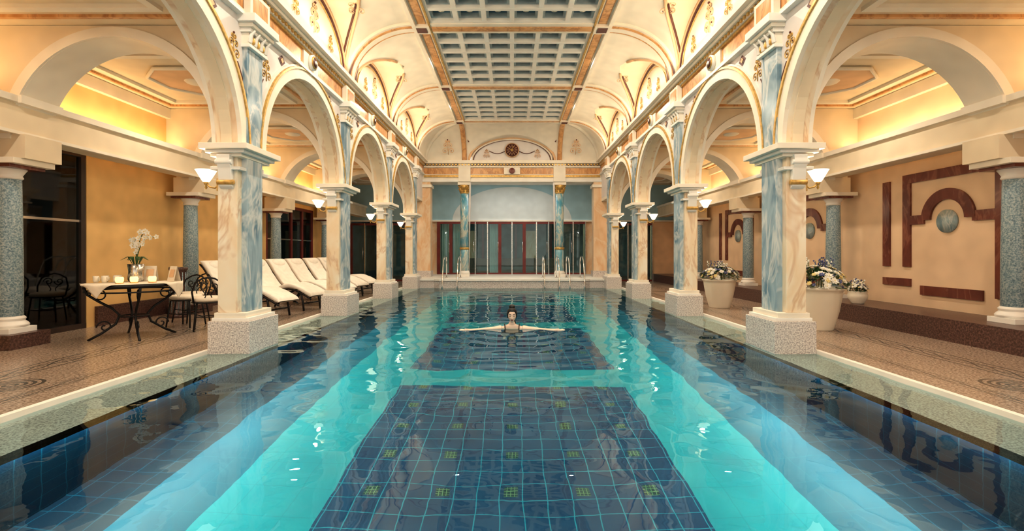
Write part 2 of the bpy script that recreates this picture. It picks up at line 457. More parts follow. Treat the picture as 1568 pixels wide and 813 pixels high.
def coveX(x):
    a=(abs(x)-XI)/(XO-XI); return CT if a<=0 else CZ+(CT-CZ)*math.sqrt(max(0,1-a*a))
def coveY(y):
    a=(y-16.95)/(18.3-16.95); return CT if a<=0 else CZ+(CT-CZ)*math.sqrt(max(0,1-min(1,a)**2))
def lunE(x): return CZ+.85*math.sqrt(max(0,1-(x/1.6)**2)) if abs(x)<1.6 else 0
mb=MB()
mb.grid(lambda u,v:((u*2-1)*XO,16.55+v*(18.3-16.55),max(min(coveX((u*2-1)*XO),coveY(16.55+v*1.75)),lunE((u*2-1)*XO)) if 16.55+v*1.75>16.96 else coveX((u*2-1)*XO)),130,50,IVORY)
N=40
mb.add([p for j in range(N+1) for p in (((-1.6+3.2*j/N),18.29,CZ-.1),((-1.6+3.2*j/N),18.29,lunE(-1.6+3.2*j/N)))],[(2*j,2*j+1,2*j+3,2*j+2) for j in range(N)],LILAC)
for s_,m_,r_ in((1,APRI,.05),(.93,IVORY,.03),(.90,BROWN,.014)):
    mb.tube([(1.6*s_*math.cos(pi*j/N),18.26,CZ+.85*s_*math.sin(pi*j/N)) for j in range(N+1)],r_,m_,6)
for q in(-1,1):
    ornament(mb,(q*.95,18.26,CZ+.25),(1,0,0),(0,0,1),.18,APRI,BROWN)
    ornament(mb,(q*2.35,17.93,CZ+.42),(1,0,0),(0,-.5,.86),.30,APRI,BROWN)
    mb.tube([(q*(.25+.6*i/10),18.27,CZ+.36-.1*math.sin(pi*i/10)) for i in range(11)],.014,BROWN,5)
    mb.tube([(q*(XI+(XO-XI)*math.sin(a)),16.95+1.35*math.sin(a),CZ+(CT-CZ)*math.cos(a)-.02) for a in [pi/2*i/20 for i in range(21)]],.07,IVORY,6)
    mb.tube([(q*(1.78),16.95+1.33*math.sin(a),CZ+(CT-CZ)*math.cos(a)-.02) for a in [pi/2*i/20 for i in range(21)]],.09,M_ORANGE,6)
    mb.add([(q*1.62,18.0,CZ+.62),(q*1.45,18.1,CZ+.72),(q*1.66,17.9,CZ+.85)],[(0,1,2)],BROWN)
mb.build('ceiling_cove_end',recalc=False)
# clock
mb=MB(); R=Matrix.Rotation(pi/2,3,'X')
mb.lathe([(.27,-.02),(.27,.03)],(0,18.24,CZ+.38),APRI,32,R)
mb.lathe([(.24,0),(.24,.045)],(0,18.24,CZ+.38),BROWN,32,R)
mb.lathe([(.05,0),(.05,.07)],(0,18.24,CZ+.38),GOLD,16,R)
for k in range(12):
    a=pi*k/6; mb.tube([(math.cos(a)*.11,18.185,CZ+.38+math.sin(a)*.11),(math.cos(a)*.20,18.185,CZ+.38+math.sin(a)*.20)],.010,APRI,5)
mb.tube([(0,18.17,CZ+.38),(.05,18.17,CZ+.52)],.012,GOLD,5); mb.tube([(0,18.17,CZ+.38),(-.13,18.17,CZ+.44)],.012,GOLD,5)
mb.build('round_clock')
# end beam / entablature
mb=MB()
mb.box(-3.62,3.62,18.3,18.7,3.82,CZ,IVORY)
mb.box(-3.61,3.61,18.26,18.3,3.825,3.92,WHITE)
mb.box(-3.3,3.3,18.27,18.3,4.0,4.08,GOLD)
mb.box(-3.3,3.3,18.28,18.3,4.12,4.34,M_ORANGE)
mb.box(-3.3,3.3,18.24,18.3,4.36,4.42,IVORY)
mb.box(-3.3,3.3,18.16,18.3,4.50,4.62,IVORY)
x=-3.2
while x<3.2: mb.box(x,x+.06,18.2,18.3,4.43,4.49,GOLD); x+=.12
mb.box(-.3,.3,18.23,18.3,4.10,4.355,IVORY); mb.lathe([(.11,0),(.11,.06)],(0,18.24,4.23),M_BROWN,20,R)
for q in(-1,1):
    mb.box(q*1.55,q*2.0,18.22,18.3,3.83,4.61,IVORY)
    mb.box(q*3.05,q*3.60,18.27,18.7,.25,3.82,M_PEACH)
    mb.box(q*3.0,q*3.66,18.2,18.75,3.62,3.72,IVORY); mb.box(q*3.02,q*3.66,18.22,18.73,.0,.5,GRAN)
mb.build('wall_end_screen',bevel=.004)

# aisle shells
for nm,sx in(('left',-1),('right',1)):
    mb=MB()
    col=OCHRE if sx<0 else PEACHW
    if sx<0:
        mb.box(sx*6.75,sx*6.9,YB,5.6,0,4.1,col)
        mb.box(sx*6.75,sx*6.9,5.6,7.75,2.78,4.1,col)
        mb.box(sx*6.75,sx*6.9,7.75,13.4,0,4.1,col)
        mb.box(sx*6.75,sx*6.9,13.4,16.6,2.6,4.1,col)
        mb.box(sx*6.75,sx*6.9,16.6,YE,0,4.1,col)
    else: mb.box(sx*6.75,sx*6.9,YB,YE,0,4.1,col)
    mb.build('wall_'+nm)
    mb=MB()
    mb.box(sx*6.1,sx*6.45,YB,YE,2.66,3.08,CREAM)
    mb.box(sx*6.05,sx*6.12,YB,YE,3.04,3.12,IVORY)
    mb.box(sx*6.06,sx*6.12,YB,YE,2.65,2.69,IVORY)
    mb.box(sx*6.66,sx*6.76,YB,YE,3.80,3.99,IVORY)
    mb.build('trim_aisle_beam_'+nm)
    mb=MB()
    mb.box(sx*3.6,sx*6.8,YB,YE,4.0,4.1,CREAM)
    for k,d in enumerate(D):
        y0=d+.75;y1=d+3.4
        for a,b_,c,e_ in((3.8,6.5,y0,y0+.05),(3.8,6.5,y1-.05,y1),(3.8,3.85,y0+.05,y1-.05),(6.45,6.5,y0+.05,y1-.05)):
            mb.box(sx*a,sx*b_,c,e_,3.965,4.0,M_ORANGE)
        for a,b_,c,e_ in((4.0,6.3,y0+.2,y0+.30),(4.0,6.3,y1-.30,y1-.2),(4.0,4.1,y0+.3,y1-.3),(6.2,6.3,y0+.3,y1-.3)):
            mb.box(sx*a,sx*b_,c,e_,3.95,4.0,IVORY)
        cx_,cy_=5.15,(y0+y1)/2
        oc=[(.62,.25),(.25,.62),(-.25,.62),(-.62,.25),(-.62,-.25),(-.25,-.62),(.25,-.62),(.62,-.25)]
        mb.add([(sx*(cx_+a),cy_+b_,3.97) for a,b_ in oc],[tuple(range(8))],APRI)
        mb.tube([(sx*(cx_+a),cy_+b_,3.965) for a,b_ in oc],.03,IVORY,6,True)
        mb.lathe([(.2,.02),(.15,-.02),(.05,-.04)],(sx*cx_,cy_,3.97),IVORY,16)
    mb.build('ceiling_aisle_'+nm)
    # transverse arches
    mb=MB()
    for d in D:
        a,b_=d+.13,d+.60
        mb.spandrel('x',sx*4.92,2.60,1.25,3.995,a,b_,CREAM,IVORY)
        mb.arch('x',sx*4.92,2.60,1.252,1.37,a-.03,b_+.03,IVORY)
        mb.box(sx*6.17,sx*6.55,a,b_,2.36,3.995,CREAM)
        mb.box(sx*6.0,sx*6.60,a-.01,b_+.01,2.36,2.655,CREAM)
        mb.box(sx*6.50,sx*6.76,a+.005,b_-.005,3.06,3.99,CREAM)
        mb.box(sx*3.62,sx*3.668,a+.004,b_-.004,2.49,3.99,CREAM)
        mb.box(sx*6.01,sx*6.56,a-.045,b_+.045,3.03,3.13,IVORY)
    mb.build('wall_aisle_arches_'+nm)
    mb=MB()
    if sx>0:
        mb.box(5.85,6.75,YB,YE,0,.30,DARKSTONE)
        mb.build('trim_stone_ledge')
    else:
        mb.box(-6.70,-6.75,7.9,13.4,0,.32,DARKSTONE); mb.box(-6.70,-6.75,16.7,YE,0,.32,DARKSTONE); mb.build('baseboard_left')
mb=MB(); X=6.72
def strip(y0,y1,z0,z1): mb.box(X,6.76,y0,y1,z0,z1,M_BROWN)
for o_ in(0,3.5,7.0):
    strip(8.70+o_,8.86+o_,.95,2.45)
    strip(8.25+o_,8.86+o_,.62,.75)
    strip(8.25+o_,8.41+o_,.95,2.36); strip(6.64+o_,8.41+o_,2.361,2.51); strip(6.64+o_,6.80+o_,.55,2.36)
    strip(6.98+o_,8.05+o_,.50,.65)
    strip(7.98+o_,8.249+o_,1.66,1.81); strip(6.801+o_,7.14+o_,1.66,1.81)
    mb.arch('y',7.56+o_,1.72,.30,.47,X-.004,6.76,M_BROWN,24)
    mb.lathe([(.18,0),(.18,.03)],(6.72,7.56+o_,1.68),DISCBL,28,Matrix.Rotation(pi/2,3,'Y'))
mb.build('marble_wall_inlay')

# ------------------------------------------------------------ piers
def pier(sx,d,name='marble_pier'):
    mb=MB()
    def bx(a,b,c,e,z0,z1,m): mb.box(sx*a,sx*b,d+c,d+e,z0,z1,m)
    bx(3.17,3.68,0,.73,-.12,.36,GRAN); bx(3.20,3.65,.03,.70,.36,.40,WHITE); bx(3.24,3.63,.05,.68,.40,.46,IVORY)
    bx(3.36,3.60,.075,.655,.46,2.40,M_CREAM)
    bx(3.29,3.37,.17,.54,.46,3.80,M_BLUE)
    for a,b_,c,z0,z1,m in((3.30,3.66,.02,2.20,2.24,WHITE),(3.28,3.66,.02,2.36,2.40,IVORY),(3.23,3.70,-.02,2.40,2.44,WHITE),(3.17,3.75,-.07,2.44,2.51,IVORY)):
        mb.box(sx*a,sx*b_,d+c,d+.73-c,z0,z1,m)
    for fy,sg in((.07,-1),(.66,1)):
        pts=[(0,2.40),(.09,2.38),(.10,2.30),(.07,2.22),(.05,2.08),(.035,2.0),(0,1.97)]
        vs=[]
        for a in(3.40,3.56):
            for u,z in pts: vs.append((sx*a,d+fy+sg*u,z))
        n=len(pts); fs=[tuple(range(n)),tuple(range(2*n-1,n-1,-1))]+[(i,(i+1)%n,n+(i+1)%n,n+i) for i in range(n)]
        mb.add(vs,fs,WHITE)
        for z in(2.29,2.05): mb.tube([(sx*3.38,d+fy+sg*(.07 if z>2.2 else .035),z),(sx*3.58,d+fy+sg*(.07 if z>2.2 else .035),z)],.032,WHITE if z>2.2 else GOLD,10)
    for a,c,z0,z1,m in((3.24,.14,3.74,3.78,WHITE),(3.26,.15,3.78,3.92,IVORY),(3.22,.12,3.92,3.97,WHITE),(3.18,.09,3.97,4.02,IVORY),(3.13,.05,4.02,4.12,WHITE)):
        mb.box(sx*a,sx*3.36,d+c,d+.72-c,z0,z1,m)
    for q in(.24,.36,.48): mb.ell((sx*3.25,d+q,3.85),(.02,.035,.05),GOLD,None,8,6)
    for q in(.17,.29,.43,.55):
        mb.tube([(sx*3.26,d+q,3.80),(sx*3.24,d+q,3.90),(sx*3.19,d+q,3.95)],[.03,.025,.012],WHITE,6)
    return mb.build(name,bevel=.006)
for sx in(-1,1):
    for d in D: pier(sx,d if d!=2.4 else 2.16)
def column(sx,d):
    mb=MB(); c=(sx*6.38,d+.3,0); zb=.18 if sx<0 else .30
    if sx<0: mb.box(sx*6.10,sx*6.66,d+.04,d+.56,0,.18,DARKSTONE)
    mb.box(sx*6.20,sx*6.56,d+.12,d+.48,zb,zb+.07,WHITE)
    mb.lathe([(.18,zb+.07),(.19,zb+.10),(.17,zb+.13),(.145,zb+.15),(.16,zb+.18),(.135,zb+.21)],c,WHITE)
    mb.lathe([(.135,zb+.21),(.132,1.2),(.118,2.12)],c,GRANBLUE,28)
    mb.lathe([(.118,2.12),(.135,2.14),(.122,2.17),(.15,2.22),(.17,2.25)],c,WHITE)
    mb.box(sx*6.14,sx*6.62,d+.07,d+.53,2.25,2.29,M_BROWN); mb.box(sx*6.05,sx*6.68,d+.03,d+.57,2.29,2.36,IVORY)
    mb.build('granite_column',bevel=.004)
for sx in(-1,1):
    for d in D[2:]: column(sx,d)
for sx in(-1,1):
    mb=MB(); c=(sx*1.80,18.5,0)
    mb.box(sx*1.6,sx*2.0,18.3,18.7,.28,.38,WHITE)
    mb.lathe([(.20,.38),(.21,.42),(.19,.46),(.17,.5)],c,WHITE)
    mb.lathe([(.17,.5),(.165,1.2),(.16,1.3)],c,M_BLUECOL,28); mb.lathe([(.18,1.3),(.185,1.34),(.18,1.38)],c,GOLD)
    mb.lathe([(.16,1.38),(.155,2.5),(.145,3.40)],c,M_BLUECOL,28)
    mb.lathe([(.145,3.40),(.17,3.43),(.15,3.46),(.17,3.6),(.25,3.72)],c,GOLD)
    for k in range(8):
        a=2*pi*k/8
        for z0,r0 in((3.46,.15),(3.56,.16)):
            aa=a+(0 if z0<3.5 else pi/8)
            mb.tube([(c[0]+math.cos(aa)*(r0+e),c[1]+math.sin(aa)*(r0+e),z0+h) for e,h in((0,0),(.02,.08),(.07,.13),(.09,.10))],[.035,.035,.025,.012],GOLD,6)
    mb.box(sx*1.57,sx*2.03,18.27,18.73,3.72,3.82,IVORY)
    mb.build('blue_marble_column')

def sconce(sx,d):
    mb=MB(); c=(sx*3.77,d+.12,0); k=.8
    mb.lathe([(.02*k,2.05),(.05*k,2.07),(.08*k,2.11),(.145*k,2.205),(.15*k,2.21),(.14*k,2.205),(.07*k,2.12),(.0,2.09)],c,SHADE,24,None,True,False)
    mb.lathe([(.0,1.97),(.016,1.99),(.010,2.02),(.024,2.04),(.03,2.06)],c,GOLD,12)
    mb.tube([(sx*3.605,d+.12,2.03),(sx*3.66,d+.12,1.99),(sx*3.72,d+.12,2.0),(sx*3.77,d+.12,2.05)],.011,GOLD,8)
    mb.box(sx*3.602,sx*3.618,d+.08,d+.16,1.95,2.10,GOLD)
    mb.build('sconce_lamp')
for sx in(-1,1):
    for d in D[2:]: sconce(sx,d)
    
# ------------------------------------------------------------ pool
PZ=-1.35
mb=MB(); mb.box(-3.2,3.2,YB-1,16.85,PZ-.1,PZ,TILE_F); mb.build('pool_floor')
for nm,sx in(('left',-1),('right',1)):
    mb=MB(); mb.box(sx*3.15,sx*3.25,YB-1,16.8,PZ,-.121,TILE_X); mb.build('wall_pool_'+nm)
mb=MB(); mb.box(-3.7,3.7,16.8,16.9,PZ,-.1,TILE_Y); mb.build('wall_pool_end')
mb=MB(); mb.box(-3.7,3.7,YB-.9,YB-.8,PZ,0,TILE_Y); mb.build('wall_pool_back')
mb=MB()
N=30; pts=[(-3.1+6.2*i/N,16.85-.18*(1 if abs(-3.1+6.2*i/N)<2.5 else 0)) for i in range(N+1)]
for z0,z1,e,m_ in((-.1,.22,0,GRAN),(.22,.28,.04,WHITE)):
    P=[(-3.66,20.5),(3.66,20.5),(3.66,16.9)]+[(x,y-e) for x,y in reversed(pts)]+[(-3.66,16.9)]
    n=len(P); mb.add([(x,y,z) for z in(z0,z1) for x,y in P],[tuple(range(n)),tuple(range(2*n-1,n-1,-1))]+[(i,(i+1)%n,n+(i+1)%n,n+i) for i in range(n)],m_)
mb.build('floor_end_platform')
WV=[]
for i in range(16):
    lam=random.choice([.35,.45,.6,.8,1.1,1.5]); a=random.uniform(-.75,.75)+pi/2 if i%3 else random.uniform(0,2*pi)
    WV.append((2*pi/lam,a,random.uniform(0,6.28),.0042*lam/(2*pi)*2.0))
def wz(x,y):
    z=0
    for k,a,p,A in WV: z+=A*math.sin(k*(x*math.cos(a)+y*math.sin(a))+p)
    r=math.hypot(x,y-7.9); z+= .0034*math.exp(-r/2.8)*math.sin(2*pi*r/.38)*min(1,r/.4)
    f=.42+.6*min(1,max(0,(y-3)/4))
    return z*f
nx,ny=150,380
vs=[]
for j in range(ny+1):
    y=YB-.79+(16.79-YB+.79)*j/ny
    for i in range(nx+1):
        x=-3.675+7.35*i/nx; vs.append((x,y,-.03+wz(x,y)))
fs=[(j*(nx+1)+i,j*(nx+1)+i+1,(j+1)*(nx+1)+i+1,(j+1)*(nx+1)+i) for j in range(ny) for i in range(nx)]
mb=MB(); mb.add(vs,fs,WATER,True); mb.build('pool_water_surface',recalc=False)

def rail(x,y):
    mb=MB()
    for q in(0,.5):
        mb.tube([(x+q,y+.75,.28),(x+q,y+.75,.85),(x+q,y+.70,.98),(x+q,y+.58,1.05),(x+q,y+.2,1.02),(x+q,y-.05,.9),(x+q,y-.2,.6),(x+q,y-.35,.2),(x+q,y-.45,-.3)],.022,CHROME,10)
        mb.lathe([(.05,.28),(.05,.30)],(x+q,y+.75,0),CHROME,12)
    mb.build('pool_handrail')
rail(-2.35,16.8); rail(1.1,16.8); rail(1.95,16.8)

# ------------------------------------------------------------ glass fronts
def glassfront(name,x0,x1,y,z0,z1,fr,n,alt=None):
    mb=MB()
    mb.box(x0,x1,y-.05,y+.05,z1-.09,z1-.002,fr); mb.box(x0,x1,y-.05,y+.05,z0,z0+.06,fr)
    for i in range(n+1):
        x=x0+(x1-x0)*i/n; red=(alt is None) or (i in alt); w=.065 if red else .02
        mb.box(x-w,x+w,y-.06,y+.06,z0,z1-.004,fr if red else SILVER)
        if i%2==1: mb.tube([(x-.07,y-.09,z0+.9),(x-.07,y-.09,z0+1.4)],.015,CHROME,8)
    mb.box(x0,x1,y-.006,y+.006,z0+.01,z1-.01,GLASS)
    mb.build(name)
glassfront('door_1',-3.05,3.05,YE-.15,.28,2.46,DARKRED,12,(0,1,5,7,10))
glassfront('door_2',-6.7,-3.8,YE-.15,0,2.4,DARKRED,5,(0,2,5))
glassfront('door_3',3.8,5.84,YE-.15,0,2.4,DARKRED,4,(0,3))
mb=MB()
mb.box(-6.8,6.8,YE-.06,YE+.12,2.47,4.1,SKYBL)
mb.add([(2.5*math.cos(pi-pi*i/30),YE-.07,2.475+1.45*math.sin(pi*i/30)) for i in range(31)],[tuple(range(31))],PALEW)
mb.box(-3.75,-3.0,YE-.06,YE+.12,0,2.465,M_PEACH); mb.box(3.0,3.75,YE-.06,YE+.12,0,2.465,M_PEACH)
mb.box(5.84,6.8,YE-.06,YE+.12,.0,2.465,APRI)
mb.box(-6.74,6.74,YE-.22,YE-.06,2.465,2.52,IVORY)
mb.build('wall_end')
mb=MB(); mb.box(-3.7,3.7,18.7,YE+.1,4.0,4.1,WHITE); mb.build('ceiling_foyer')
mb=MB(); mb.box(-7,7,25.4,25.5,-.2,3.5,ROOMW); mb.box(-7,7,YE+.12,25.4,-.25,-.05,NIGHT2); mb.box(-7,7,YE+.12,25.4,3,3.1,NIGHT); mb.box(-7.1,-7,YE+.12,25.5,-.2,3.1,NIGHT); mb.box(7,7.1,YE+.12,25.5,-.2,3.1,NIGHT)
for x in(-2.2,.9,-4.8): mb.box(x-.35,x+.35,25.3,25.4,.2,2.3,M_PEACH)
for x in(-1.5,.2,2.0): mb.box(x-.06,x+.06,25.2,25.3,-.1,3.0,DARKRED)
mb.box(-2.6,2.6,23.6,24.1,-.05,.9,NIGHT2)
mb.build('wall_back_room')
for i,(xa,xb) in enumerate(((-2.98,-2.62),(-2.5,-2.1),(-.95,-.55))):
    mb=MB(); mb.grid(lambda u,v:(xa+(xb-xa)*u,YE+.25+.035*math.sin(u*30),.0+2.5*v),40,2,WHITE); mb.build('window_curtain')
def window(name,y0,y1,z0,z1,n,fr):
    mb=MB(); x=-6.80
    mb.box(x-.05,x+.05,y0,y1,z1-.09,z1-.003,fr); mb.box(x-.05,x+.05,y0,y1,z0,z0+.08,fr)
    for i in range(n+1):
        y=y0+.04+(y1-y0-.08)*i/n; mb.box(x-.045,x+.045,y-.04,y+.04,z0,z1-.006,fr)
    mb.box(x-.03,x+.03,y0,y1,z0+(z1-z0)*.6,z0+(z1-z0)*.6+.035,CHROME)
    mb.box(x-.006,x+.006,y0,y1,z0+.01,z1-.01,GLASS); mb.build(name)
window('window_1',5.62,7.74,0.0,2.78,2,DARKFR); window('window_2',13.42,16.58,0,2.6,4,DARKRED)
mb=MB()
for y0,y1 in((5.0,10.5),(13.0,17.2)):
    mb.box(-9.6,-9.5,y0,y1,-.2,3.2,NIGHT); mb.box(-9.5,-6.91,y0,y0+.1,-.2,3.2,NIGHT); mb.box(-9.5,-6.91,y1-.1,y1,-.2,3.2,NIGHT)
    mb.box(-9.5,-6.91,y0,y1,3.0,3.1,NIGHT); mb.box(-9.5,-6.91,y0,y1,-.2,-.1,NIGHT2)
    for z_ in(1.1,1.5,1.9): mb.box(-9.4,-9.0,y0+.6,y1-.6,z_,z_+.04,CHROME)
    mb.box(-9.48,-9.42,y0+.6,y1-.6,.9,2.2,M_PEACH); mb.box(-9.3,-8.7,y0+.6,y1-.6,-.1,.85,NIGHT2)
    for q in range(14):
        yy=y0+.9+q*.30
        if yy<y1-.7:
            mb.lathe([(.05,0),(.07,.06),(.04,.14),(.05,.2)],(-9.15,yy,(1.14,1.54,.87)[q%3]),(CERAM,GOLD,WHITE)[q%3],12)
mb.build('wall_side_room')
def pend(x,y,z):
    mb=MB(); mb.lathe([(.03,.16),(.06,.14),(.2,0)],(x,y,z),SHADE,20,None,True,False); mb.tube([(x,y,z+.15),(x,y,3.0)],.008,IRON,6); mb.lathe([(.04,.15),(.04,.18)],(x,y,z),GOLD,10); mb.build('pendant_lamp')
pend(-8.2,8.55,1.85)

# ------------------------------------------------------------ loungers
mb=MB()
prof=[(0,.27),(.12,.33),(.35,.43),(.58,.47),(.80,.41),(1.0,.34),(1.16,.36),(1.32,.48),(1.50,.70),(1.66,.91),(1.76,1.00)]
def interp(t_):
    k=t_*(len(prof)-1); i=min(int(k),len(prof)-2); f=k-i
    P=[prof[max(0,i-1)],prof[i],prof[i+1],prof[min(len(prof)-1,i+2)]]
    out=[]
    for c in(0,1):
        a,b_,c_,d_=[p[c] for p in P]
        out.append(.5*((2*b_)+(-a+c_)*f+(2*a-5*b_+4*c_-d_)*f*f+(-a+3*b_-3*c_+d_)*f**3))
    return out
def cush(u,v):
    x,z=interp(u); x2,z2=interp(min(1,u+.01)); x1,z1=interp(max(0,u-.01))
    tx,tz=x2-x1,z2-z1; L=math.hypot(tx,tz); nx_,nz_=-tz/L,tx/L
    a=2*pi*v; ca,sa=math.cos(a),math.sin(a)
    hx=.27*(abs(ca)**.3)*(1 if ca>0 else -1); e=min(1,min(u,1-u)*14+.25)
    hz=.050*(abs(sa)**.5)*(1 if sa>0 else -1)*e*(1-.2*max(0,math.cos(u*pi*10))**6)
    return (x+nx_*(hz+.04),hx,z+nz_*(hz+.04))
mb.grid(cush,60,24,CUSH)
mb.ell((1.60,0,.95),(.11,.21,.05),CUSH,Matrix.Rotation(-.95,3,'Y'))
for q in(-.25,.25):
    mb.tube([(interp(u/24)[0],q,interp(u/24)[1]-.03) for u in range(25)],.018,IRON,8)
    mb.tube([(.25,q,.36),(.2,q,.15),(.18,q,.0)],.02,IRON,8)
    mb.tube([(1.16,q,.34),(1.28,q,.15),(1.38,q,.0)],.02,IRON,8)
    mb.tube([(1.50,q,.68),(1.3,q,.3),(1.0,q,.30)],.015,IRON,8)
for x_,z_ in((.2,.15),(1.28,.15)): mb.tube([(x_,-.24,z_),(x_,.24,z_)],.015,IRON,8)
lg=mb.build('sun_lounger',(-4.12,9.0,0),pi-.26)
for x,y in((-4.0,10.15),(-4.0,11.1),(-4.0,12.05),(-4.0,13.1),(-4.0,14.1)): inst(lg,(x,y,0),pi-.30)

# ------------------------------------------------------------ table and chairs
mb=MB(); TR=.56
mb.lathe([(TR-.02,.72),(TR,.73),(TR,.75),(TR-.02,.76)],(0,0,0),IRON,40)
mb.tube([((TR-.02)*math.cos(2*pi*k/32),(TR-.02)*math.sin(2*pi*k/32),.66) for k in range(32)],.012,IRON,6,True)
for k in range(4):
    a=pi/4+pi/2*k; c_,s_=math.cos(a),math.sin(a)
    mb.tube([(c_*r_,s_*r_,z) for r_,z in((.54,.72),(.50,.62),(.38,.52),(.24,.42),(.16,.32),(.20,.2),(.36,.08),(.50,.0))],.016,IRON,8)
    mb.tube(spiral((c_*.38,s_*.38,.60),(c_,s_,0),(0,0,1),.10,1.3),.010,IRON,6)
    mb.tube(spiral((c_*.32,s_*.32,.17),(c_,s_,0),(0,0,1),.09,1.3),.010,IRON,6)
mb.tube([(.17*math.cos(2*pi*k/20),.17*math.sin(2*pi*k/20),.30) for k in range(20)],.010,IRON,6,True)
TX,TY=-5.38,6.95
mb.build('garden_table',(TX,TY,0))
mb=MB()
def clothf(u,v):
    x=(u-.5)*1.25; y=(v-.5)*.75
    xr=x*.7-y*.7+.12; yr=x*.7+y*.7-.05; r=math.hypot(xr,yr); z=.768
    if r>TR+.01:
        k=(TR+.01)/r; e=r-(TR+.01); z=.768-e*.95+.01*math.sin(12*math.atan2(yr,xr)); xr*=k*1.02; yr*=k*1.02
    return (xr,yr,z)
mb.grid(clothf,50,40,CLOTH); o_=mb.build('tablecloth',(TX,TY,0)); o_.modifiers.new('s','SOLIDIFY').thickness=.004
mb=MB()
for x,y in((-.40,.0),(-.32,-.12),(-.28,.08),(-.42,-.14),(-.22,-.04),(-.36,.15)):
    mb.lathe([(.025,.0),(.033,.03),(.036,.09),(.033,.09),(.03,.02)],(x,y,.775),CERAM,16)
    mb.tube([(x+.034,y,.85),(x+.055,y,.84),(x+.052,y,.805),(x+.033,y,.80)],.005,CERAM,6)
mb.build('tea_cups',(TX,TY,0))
for x,y in((.12,-.15),(.30,-.05),(.02,-.28)):
    mb=MB(); mb.lathe([(.03,0),(.045,.02),(.05,.06),(.042,.085)],(0,0,0),CANDLE,16); mb.lathe([(.052,.0),(.052,.008)],(0,0,0),GOLD,16); mb.build('tealight_holder',(TX+x,TY+y,.775))
for x,y,rz in((-.02,.32,.2),(.38,.2,-.4)):
    mb=MB(); mb.add([(-.08,0,0),(.08,0,0),(.08,.05,.22),(-.08,.05,.22),(-.08,.1,0),(.08,.1,0)],[(0,1,2,3),(3,2,5,4)],CLOTH)
    mb.add([(-.05,.006,.06),(.05,.006,.06),(.05,.035,.17),(-.05,.035,.17)],[(0,1,2,3)],APRI); mb.build('menu_card',(TX+x,TY+y,.775),rz)
def flower(mb,c,n,r,m,mc,petals=5):
    n=Vector(n).normalized(); u=n.cross(Vector((.3,.2,1))).normalized(); w=n.cross(u); c=Vector(c)
    for k in range(petals):
        a=2*pi*k/petals+random.random()*.3; d_=u*math.cos(a)+w*math.sin(a); e=u*-math.sin(a)+w*math.cos(a)
        mb.add([c,c+d_*r*.5+e*r*.38+n*r*.12,c+d_*r+n*r*.25,c+d_*r*.5-e*r*.38+n*r*.12],[(0,1,2,3)],m)
    mb.ell(c+n*r*.1,(r*.2,r*.2,r*.2),mc,None,6,5)
mb=MB()
mb.lathe([(.085,0),(.10,.03),(.09,.14),(.105,.25),(.10,.25),(.085,.2)],(0,0,0),SILVER,24)
for k in range(9):
    a=k*.7; L=.20
    mb.add([(0.02*math.cos(a),.02*math.sin(a),.2),(math.cos(a+.25)*L*.5,math.sin(a+.25)*L*.5,.36),(math.cos(a)*L,math.sin(a)*L,.30),(math.cos(a-.25)*L*.5,math.sin(a-.25)*L*.5,.36)],[(0,1,2,3)],LEAF)
for dx,h in((.26,.48),(.16,.55),(-.06,.42)):
    pts=[(dx*(t_**1.8),.05*t_,.2+h*math.sin(min(1,t_*1.1)*pi/2)-.10*max(0,t_-.6)) for t_ in [i/14 for i in range(15)]]
    mb.tube(pts,.006,STEM,6)
    for i in range(5,15):
        p=pts[i]; flower(mb,(p[0]+random.uniform(-.03,.03),p[1]-.03,p[2]+random.uniform(-.03,.03)),(random.uniform(-.3,.4),-1,.1),.042,PETW,PETY)
mb.build('potted_orchid',(TX-.14,TY+.22,.775))
def chair(loc,rz):
    mb=MB()
    mb.lathe([(.20,.44),(.225,.455),(.23,.48),(.21,.505),(.15,.515)],(0,0,0),CLOTH,28)
    mb.tube([(.22*math.cos(2*pi*k/24),.22*math.sin(2*pi*k/24),.43) for k in range(24)],.012,IRON,6,True)
    for sx_,sy_ in((-1,-1),(1,-1),(-1,1),(1,1)):
        mb.tube([(sx_*.15,sy_*.15,.43),(sx_*.17,sy_*.17,.25),(sx_*.19,sy_*.20,.0)],.012,IRON,8)
    mb.tube([(.12*math.cos(2*pi*k/20),.12*math.sin(2*pi*k/20),.2) for k in range(20)],.008,IRON,6,True)
    for a in range(4):
        aa=pi/4+a*pi/2; mb.tube([(.12*math.cos(aa),.12*math.sin(aa),.2),(.24*math.cos(aa),.24*math.sin(aa),.22)],.008,IRON,6)
    mb.tube([(-.19,.15,.43),(-.21,.20,.60),(-.17,.24,.74),(-.08,.26,.80),(0,.265,.82),(.08,.26,.80),(.17,.24,.74),(.21,.20,.60),(.19,.15,.43)],.013,IRON,8)
    for q in(-1,1):
        mb.tube(spiral((q*.075,.235,.68),(1,0,0),(0,.1,1),.07,1.3,q),.008,IRON,6)
        mb.tube([(q*.06,.18,.46),(q*.03,.21,.55),(q*.10,.24,.66)],.008,IRON,6)
    mb.build('iron_chair',loc,rz)
chair((-4.72,7.6,0),-2.6); chair((-5.30,7.95,0),.0); chair((-5.55,8.45,0),-.4)
mb=MB(); mb.lathe([(.16,0),(.16,.05),(.13,.08),(.13,.85),(.15,.88),(.15,.92)],(0,0,0),DARKSTONE,24)
for k in range(14):
    a=2*pi*k/14; mb.tube([(.132*math.cos(a),.132*math.sin(a),.1),(.132*math.cos(a),.132*math.sin(a),.83)],.008,GRANBLUE,6)
mb.build('fluted_pedestal',(-6.15,9.0,0))

